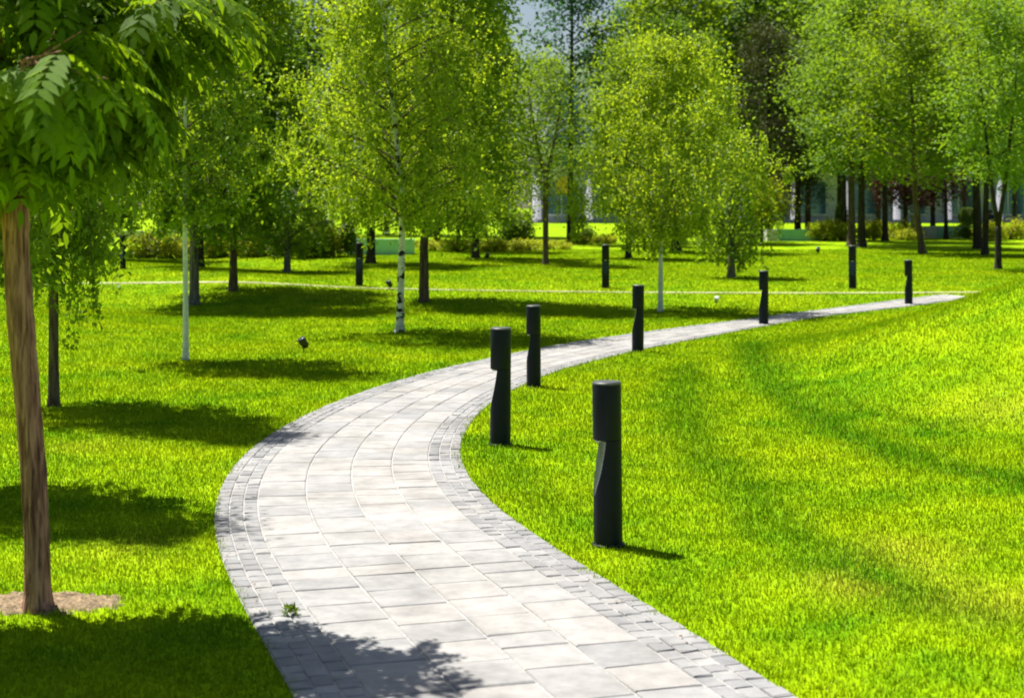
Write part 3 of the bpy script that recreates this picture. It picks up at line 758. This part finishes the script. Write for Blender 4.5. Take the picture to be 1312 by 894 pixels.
# ivy-like bush below the Y forked tree
shrub('tallgreen', 668, 316, .9, 'green bush left of the Y forked tree, behind the yellow flowers', None, .4)
shrub('green', 745, 310, .8, 'green bush at the foot of the tall pole trunk', None, 1.4)
# clipped ball tree and cone
def clipped(name, px, py, zc, rx, rz_, sp, label):
    P = unproj(px, py); rg = np.random.default_rng(px); n = 3500
    v = rg.normal(0, 1, (n, 3)); v /= np.linalg.norm(v, axis=1)[:, None]; v *= (rg.uniform(.75, 1.04, n) ** .6)[:, None]
    pts = v * [rx, rx, rz_] + [0, 0, zc]
    mb = MB(); mb.tube([(0, 0, -.05), (.01, 0, zc * .5), (0, 0, zc)], [.05, .045, .03], 8)
    stand(name, mb.mesh('trunk', B_brown), np_mesh('crown', leaves_at(pts, .09, .055, rg, 0), 4, M_leaf[sp], dict(tint=np.clip(rg.normal(.5, .25, n), 0, 1))), P, label, 'tree')
clipped('topiary_tree', 1239, 304, 1.05, .42, .48, 'hedge', 'small tree clipped to a ball beside the teal right planter')
clipped('topiary_tree', 1078, 305, 1.0, .30, .85, 'dark', 'slim dark clipped evergreen behind the grouped trunks')

# ------------------------------------------------------------------ bollards
M_boll = plain('charcoal_powder_coat', (.005, .008, .016), .5, 0, .12, 14, .05, .18)
M_cap = plain('bollard_cap_metal', (.06, .065, .065), .5, .1, .1, 20)
M_lens = plain('frosted_lens', (.55, .58, .56), .3, 0, .05, 10)
M_cut = plain('reflector_face', (.012, .026, .032), .25, .0, .1, 10, 0, .6)
def make_bollard():
    R, H, zh = .088, 1.0, .645
    def xc(z):   # cut plane position; notch faces -x
        pts = [(0, -R), (.30, -R), (.36, -R * .90), (.45, -R * .68), (.54, -R * .50), (.60, -R * .40), (zh, -R * .34)]
        return float(np.interp(z, [p[0] for p in pts], [p[1] for p in pts]))
    root = empty('bollard_light', (0, 0, 0)); n = 40
    # body: circle clipped by the plane x > xc(z)
    mb = MB(); zs = [0, .01, .15, .30, .33, .36, .40, .45, .50, .54, .57, .60, .625, zh]
    m = 28; vs = []
    for z in zs:
        c = max(-1, min(1, xc(z) / R)); a = math.acos(c) if c > -1 else math.pi
        for k in range(m): 
            w = -a + 2 * a * k / (m - 1); vs.append((R * math.cos(w), R * math.sin(w), z))
    fs = []
    for i in range(len(zs) - 1):
        for k in range(m - 1): fs.append((i * m + k, i * m + k + 1, (i + 1) * m + k + 1, (i + 1) * m + k))
    mb.add(vs, fs, 0, True)
    mb.add([vs[(len(zs) - 1) * m + k] for k in range(m)], [tuple(range(m))])
    mb.build('body', M_boll, root)
    # cut face
    cf = MB(); vs = []
    zz = [z for z in zs if z >= .30]
    for z in zz:
        c = max(-1, min(1, xc(z) / R)); hw = R * math.sin(math.acos(c)); vs += [(xc(z), -hw, z), (xc(z) + .004 * (hw > .01), 0, z), (xc(z), hw, z)]
    fs = []
    for i in range(len(zz) - 1):
        for k in range(2): fs.append((3 * i + k + 1, 3 * i + k, 3 * i + 3 + k, 3 * i + 4 + k))
    cf.add(vs, fs, 0, True); cf.build('reflector', M_cut, root)
    hd = MB(); hd.tube([(0, 0, zh + .002), (0, 0, zh + .008), (0, 0, .975), (0, 0, .980)], [R - .003, R, R, R - .001], n); h = hd.build('head', M_boll, root)
    for p in h.data.polygons: p.use_smooth = len(p.vertices) == 4
    md = h.modifiers.new('split', 'EDGE_SPLIT'); md.split_angle = math.radians(40)
    cp = MB(); cp.tube([(0, 0, .9815), (0, 0, .992), (0, 0, 1.0)], [R, R, R - .008], n); c = cp.build('cap', M_cap, root)
    md = c.modifiers.new('split', 'EDGE_SPLIT'); md.split_angle = math.radians(30)
    ln = MB(); ln.tube([(-.052, 0, zh - .012), (-.052, 0, zh + .001)], [.022, .024], 16); ln.build('lens', M_lens, root)
    bp = MB(); bp.tube([(0, 0, -.02), (0, 0, .012), (0, 0, .016)], [R + .014, R + .014, R + .01], n); bp.build('base_flange', M_boll, root)
    return root
bp = make_bollard(); GB = 'bollard lights along the paths'
BOL = [(780, 701, 1.01, 12, 'nearest and largest black bollard, standing alone on the right lawn'), (641, 571, 1.035, 0, 'second nearest black bollard, on the inner edge of the bend'),
       (684, 496.5, .96, -6, 'black bollard right behind the second nearest one'), (817.5, 451.5, .985, 0, 'black bollard beside the path, left of the white birch trunk'),
       (979, 416, .985, -10, 'black bollard where shade crosses the path'), (1165, 390, .965, -8, 'farthest bollard on the near path, at the mound'),
       (1093, 370.5, 1.05, 80, 'bollard behind the far path, below the brown trunk of the three'), (776, 369.5, 1.06, 85, 'bollard behind the far path, left of the wide white trunked birch'),
       (460, 366.5, 1.07, 85, 'bollard behind the far path, left of the teal planter front'), (157, 345, .98, 60, 'distant bollard at the far left beside the golden shrubs')]
for i, (px, py, s, rz, lb) in enumerate(BOL):
    o = bp if i == 0 else copy_tree(bp)
    P = unproj(px, py); o.location = P + np.array([0, .05, 0]); o.rotation_euler = (math.radians((i * 37 % 3 - 1) * .4), math.radians((i * 53 % 5 - 2) * .25), math.radians(rz)); o.scale = (s, s, s)
    tag(o, lb, 'bollard', GB)

# ------------------------------------------------------------------ ground spotlights
M_blk = plain('black_spotlight_housing', (.012, .012, .013), .5)
M_pale = plain('pale_spotlight_housing', (.5, .5, .46), .5)
def make_spot(hm):
    r = empty('spotlight', (0, 0, 0))
    a = MB(); a.tube([(0, 0, -.08), (0, 0, .05), (0, 0, .07)], [.006, .012, .012], 8); a.build('stake', M_blk, r)
    b = MB(); b.box(0, 0, .075, .15, .03, .008)
    for s in (-1, 1): b.box(s * .072, 0, .115, .006, .03, .08)
    b.build('bracket', M_blk, r)
    h = MB(); M = Matrix.Translation((0, 0, .145)) @ Matrix.Rotation(math.radians(-32), 4, 'Y') @ Matrix.Rotation(math.radians(20), 4, 'X')
    def tf(p): return M @ Vector(p)
    h.tube([tf((0, 0, -.085)), tf((0, 0, -.075)), tf((0, 0, -.02)), tf((0, 0, .06)), tf((0, 0, .085))], [.03, .05, .062, .066, .070], 20)
    hd = h.build('head', hm, r)
    l = MB(); l.tube([tf((0, 0, .0865)), tf((0, 0, .090))], [.06, .055], 20); l.build('lens', M_lens if hm is not M_blk else M_cut, hd)
    return r
s0 = make_spot(M_blk); GS = 'ground spotlights on the lawn'
for i, (px, py, s, rz, lb) in enumerate([(389, 451, .92, 0, 'black ground spotlight on the left lawn, nearest of its kind'), (499, 371, .95, 0, 'black ground spotlight left of the patched birch trunk'),
                                       (624, 334, 1.1, 40, 'black ground spotlight right of the dark trunked tree among flowers'), (1048, 326, 1.1, 70, 'black ground spotlight below the white ended planter')]):
    o = s0 if i == 0 else copy_tree(s0); o.location = unproj(px, py); o.rotation_euler = (0, 0, rz); o.scale = (s, s, s); tag(o, lb, 'spotlight', GS)
o = make_spot(M_pale); o.location = unproj(918, 391); o.scale = (.8, .8, .8); o.rotation_euler = (0, 0, 1.2); tag(o, 'small pale ground spotlight right of the thin white birch trunk', 'spotlight', GS)

# ------------------------------------------------------------------ planters, pillar, bench, person
M_teal = plain('teal_painted_panel', (.22, .46, .36), .6, 0, .12, 2)
M_teal2 = plain('blue_green_painted_panel', (.28, .52, .48), .6, 0, .12, 2)
M_conc = plain('pale_concrete', (.50, .50, .47), .85, 0, .12, 4, .2)
M_stone = plain('beige_stone', (.30, .28, .20), .9, 0, .15, 4, .3)
M_earth = plain('planter_soil', (.06, .045, .03), .95, 0, .3, 12, .5)
def planter(px0, px1, py, ph, endw, mat, label):
    P = unproj((px0 + px1) / 2, py); k = P[1] / F; w = (px1 - px0) * k; h = ph * k; dp = 1.1; e = endw * k
    r = empty('planter', P + np.array([0, dp / 2, 0])); z0 = -.15
    m = MB(); t = .10
    m.box(e / 2, -dp / 2 + t / 2, (h + z0) / 2, w - e, t, h - z0); m.box(e / 2, dp / 2 - t / 2, (h + z0) / 2, w - e, t, h - z0)
    m.box(w / 2 - t / 2, 0, (h + z0) / 2, t, dp - 2 * t, h - z0); m.build('side_panel', mat, r)
    for q in (-1, 1):
        rim = MB(); rim.box(e / 2, q * (dp / 2 - t / 2), h + .017, w - e, t + .04, .03); rim.build('rim', mat, r)
    if e > 0: b = MB(); b.box(-w / 2 + e / 2 - .003, 0, (h + .02 + z0) / 2, e, dp + .02, h + .02 - z0); b.build('end_block', M_conc, r)
    s = MB(); s.box(e / 2, 0, h - .07, w - e - .24, dp - 2 * t - .01, .04); s.build('soil_bed', M_earth, r)
    tag(r, label, 'planter', 'teal planters'); return P
planter(444, 529, 327, 19, 0, M_teal2, 'long blue-green planter on the left behind the dark trunk')
planter(983, 1051, 309, 14, 13, M_teal, 'green planter with white end block beside the golden tree')
planter(1187, 1237, 305, 14.5, 13, M_teal, 'green planter with white end block beside the clipped ball tree')
planter(138, 178, 306, 9, 0, M_conc, 'pale grey planter at the far left above the distant bollard')
P = unproj(1173, 305); r = empty('stone_pillar', P); m = MB(); m.box(0, 0, .5, .40, .40, 1.2); m.build('shaft', M_stone, r)
m = MB(); m.box(0, 0, 1.133, .48, .48, .06); m.build('cap', M_stone, r); tag(r, 'squat beige stone pillar beside the leaning trunk', 'pillar')

M_wood = plain('bench_wood', (.20, .13, .08), .7, 0, .2, 10); M_metal = plain('grey_metal', (.12, .12, .13), .5)
BX, BD = (1271 - CX) / F * 88, 88.0; bz = float(g(BX, BD))
r = empty('park_bench', (BX, BD, bz))
m = MB()
for q in range(4): m.box(0, -.18 + .12 * q, .44, 1.6, .10, .03)
m.build('seat', M_wood, r)
for s in (-1, 1):
    m = MB(); m.box(s * .65, -.16, .21, .05, .05, .42); m.box(s * .65, .16, .21, .05, .05, .42); m.box(s * .65, 0, .415, .05, .27, .02); m.build('leg', M_metal, r)
tag(r, 'wooden bench under the seated person, behind golden shrubs', 'bench')
# seated person, seen from behind
def person():
    J = {'pel': (0, 0, .53), 'sp': (0, .01, .74), 'ch': (0, .0, .92), 'nk': (0, .01, 1.08), 'hd0': (0, .02, 1.15), 'hd1': (0, .03, 1.27), 'shl': (-.18, 0, 1.0), 'shr': (.18, 0, 1.0), 'ell': (-.25, .07, .74), 'elr': (.25, .07, .74),
         'wrl': (-.13, .27, .66), 'wrr': (.13, .27, .66), 'hal': (-.08, .35, .65), 'har': (.08, .35, .65), 'hl': (-.1, .04, .51), 'hr': (.1, .04, .51), 'kl': (-.12, .44, .50), 'kr': (.12, .44, .50),
         'al': (-.12, .46, .10), 'ar': (.12, .46, .10), 'tl': (-.13, .62, .04), 'tr': (.13, .62, .04)}
    Rr = dict(pel=.15, sp=.13, ch=.15, nk=.055, hd0=.085, hd1=.09, shl=.075, shr=.075, ell=.05, elr=.05, wrl=.035, wrr=.035, hal=.035, har=.035, hl=.1, hr=.1, kl=.07, kr=.07, al=.045, ar=.045, tl=.035, tr=.035)
    E = [('pel', 'sp'), ('sp', 'ch'), ('ch', 'nk'), ('nk', 'hd0'), ('hd0', 'hd1'), ('ch', 'shl'), ('ch', 'shr'), ('shl', 'ell'), ('shr', 'elr'), ('ell', 'wrl'), ('elr', 'wrr'), ('wrl', 'hal'), ('wrr', 'har'),
         ('pel', 'hl'), ('pel', 'hr'), ('hl', 'kl'), ('hr', 'kr'), ('kl', 'al'), ('kr', 'ar'), ('al', 'tl'), ('ar', 'tr')]
    ks = list(J); me = bpy.data.meshes.new('body'); me.from_pydata([J[k] for k in ks], [(ks.index(a), ks.index(b)) for a, b in E], [])
    tmp = bpy.data.objects.new('tmp', me); COL.objects.link(tmp)
    tmp.modifiers.new('Skin', 'SKIN'); s = tmp.modifiers.new('Sub', 'SUBSURF'); s.levels = 2
    for i, k in enumerate(ks):
        v = me.skin_vertices[0].data[i]; v.radius = (Rr[k], Rr[k]); v.use_root = k == 'pel'
    dg = bpy.context.evaluated_depsgraph_get(); dg.update()
    bm_ = bpy.data.meshes.new_from_object(tmp.evaluated_get(dg)); bpy.data.objects.remove(tmp)
    bm_.name = 'body'; bm_.materials.clear()
    for mt in (plain('navy_cloth', (.015, .02, .06), .9), plain('skin', (.45, .28, .2), .6), plain('dark_trousers', (.02, .02, .03), .9)): bm_.materials.append(mt)
    for p in bm_.polygons:
        c = p.center; p.use_smooth = True
        p.material_index = 1 if (c.z > 1.09 or (c.y > .27 and c.z > .59)) else (2 if c.z < .58 else 0)
    r = empty('person', (BX - .1, BD, bz - .05)); link('body', bm_, r)
    hm = bmesh.new(); bmesh.ops.create_uvsphere(hm, u_segments=20, v_segments=14, radius=1)
    for v in hm.verts: v.co = Vector((v.co.x * .098, v.co.y * .108 - .005, v.co.z * .115 + 1.245)) + Vector((0, -.012, 0)) * (1 - v.co.z)
    me = bpy.data.meshes.new('hair'); hm.to_mesh(me); hm.free(); me.materials.append(plain('dark_hair', (.012, .01, .012), .6))
    link('hair', me, r); tag(r, 'person in dark navy clothes sitting with back turned behind golden shrubs', 'person')
person()

# ------------------------------------------------------------------ building behind the trees
def building():
    x0, x1, d = 2.0, 62.0, 122.0; z0 = float(g(20, d))
    r = empty('colonnade_building', ((x0 + x1) / 2, d, z0)); W = x1 - x0
    Mw = plain('grey_render', (.52, .54, .60), .8, 0, .1, 1); Mg = plain('blue_glass', (.10, .20, .36), .12, .3, .2, .5, 0, .8)
    Mc = plain('pale_column_stone', (.26, .26, .31), .8, 0, .08, 1); Mr = plain('white_cornice', (.80, .80, .80), .7, 0, .05, 1)
    m = MB(); m.box(0, 8, 6, W, 8, 12.2); m.build('wall', Mw, r)
    for f in range(3):
        for k in range(15):
            m = MB(); m.box(-W / 2 + 2 + k * 4, 3.97, 2.0 + f * 3.9, 2.6, .12, 2.6); w = m.build('window', Mg, r)
            q = MB(); q.box(-W / 2 + 2 + k * 4, 3.90, .62 + f * 3.9, 2.8, .2, .12); q.box(-W / 2 + 2 + k * 4, 3.885, 2.0 + f * 3.9, .08, .1, 2.6); q.build('frame', Mr, w)
    for k in range(16):
        m = MB(); m.tube([(-W / 2 + k * 4, 0, -.6), (-W / 2 + k * 4, 0, .25), (-W / 2 + k * 4, 0, .26), (-W / 2 + k * 4, 0, 5.4)], [.5, .5, .40, .36], 16); m.build('column', Mc, r)
    m = MB(); m.box(0, 1.6, 5.75, W + 2, 4.6, .7); m.build('portico_roof', Mr, r)
    m = MB(); m.box(0, 7.7, 12.4, W + 1.2, 9.6, .6); m.build('roof', Mr, r)
    m = MB(); m.box(0, 2, -.35, W + 3, 6, .9); m.build('plinth', Mc, r)
    tag(r, 'grey colonnade building with blue windows behind the trees', 'building')
    xo = (722 - CX) / F * 118
    s = empty('sign_board', (xo, 118, float(g(xo, 118)))); m = MB(); m.box(0, 0, 2.9, 1.1, .08, 1.3); m.build('board', plain('orange_board', (.55, .30, .04), .6), s)
    for q in (-.4, .4): m = MB(); m.tube([(q, .08, -.1), (q, .08, 3.4)], [.04, .04], 8); m.build('post', M_metal, s)
    tag(s, 'orange board seen through the leaves beside the tall pole trunk', 'sign')
building()

# bits of dry litter at the path edges
rg = np.random.default_rng(77); n = 420
sd = rg.choice([-1, 1], n); u = sd * (1 - np.abs(rg.normal(0, .09, n))); v = rg.uniform(.5, 22, n)
pts = pth(u, v, .022)
V = leaves_at(pts, .022, .012, rg, 0); V[:, :, 2] = np.clip(V[:, :, 2], pts[:, None, 2] - .002, pts[:, None, 2] + .006)
tag(link('leaf_litter', np_mesh('leaf_litter', V, 4, plain('dry_litter', (.16, .10, .05), .9, 0, .4, 40))), 'scattered dry bits along the path edges', 'leaf litter', kind='stuff')
# little weed growing in the path joint
P = pth(np.array([-.80]), np.array([float(np.interp(unproj(362, 776)[1], cl[:, 1][:100], cs[:100]))]), .012)[0]
rg = np.random.default_rng(78); n = 60
pts = rg.normal(0, .018, (n, 3)) * [1, 1, .5] + [0, 0, .02]
w = link('weed', np_mesh('weed', leaves_at(pts, .04, .016, rg, -.4), 4, M_leaf['hedge'], dict(tint=rg.random(n)))); w.location = P
tag(w, 'tiny green weed in the cobbled left path edge near the front', 'weed')

# ------------------------------------------------------------------ light, world, camera
SUN = Vector((.36, -.33, -1)).normalized()       # direction of travel
elev = math.asin(-SUN.z); az = math.atan2(-SUN.x, -SUN.y)   # compass bearing of the sun, clockwise from +Y
w = bpy.data.worlds.new('World'); sc.world = w; w.use_nodes = True
bg = w.node_tree.nodes['Background']; sky = w.node_tree.nodes.new('ShaderNodeTexSky'); sky.sky_type = 'NISHITA'
sky.sun_disc = False; sky.sun_elevation = elev; sky.sun_rotation = az; sky.dust_density = 2.0; sky.air_density = 1.0
w.node_tree.links.new(sky.outputs[0], bg.inputs[0]); bg.inputs[1].default_value = .05
sl = bpy.data.lights.new('sun', 'SUN'); sl.energy = 5.0; sl.angle = math.radians(.5); sl.color = (1, .955, .87)
so = bpy.data.objects.new('sun', sl); COL.objects.link(so); so.rotation_euler = SUN.to_track_quat('-Z', 'Y').to_euler(); so.location = (-10, 10, 30)

cam = bpy.data.cameras.new('camera'); co = bpy.data.objects.new('camera', cam); COL.objects.link(co)
co.location = (0, 0, CAMH); co.rotation_euler = (math.radians(90), 0, 0)
cam.sensor_width = 36; cam.lens = 36 * F / 1312; cam.shift_y = -(447 - HY) / 1312
cam.clip_end = 2000; cam.clip_start = .1
cam.dof.use_dof = True; cam.dof.focus_distance = 12; cam.dof.aperture_fstop = 3.2
sc.camera = co
vs_ = sc.view_settings; vs_.view_transform = 'Standard'; vs_.look = 'None'; vs_.gamma = 1; vs_.use_curve_mapping = False; vs_.exposure = 1.1
sc.cycles.pixel_filter_type = 'BLACKMAN_HARRIS'; sc.cycles.filter_width = 1.9
sc.cycles.max_bounces = 8; sc.cycles.transmission_bounces = 6; sc.cycles.diffuse_bounces = 4
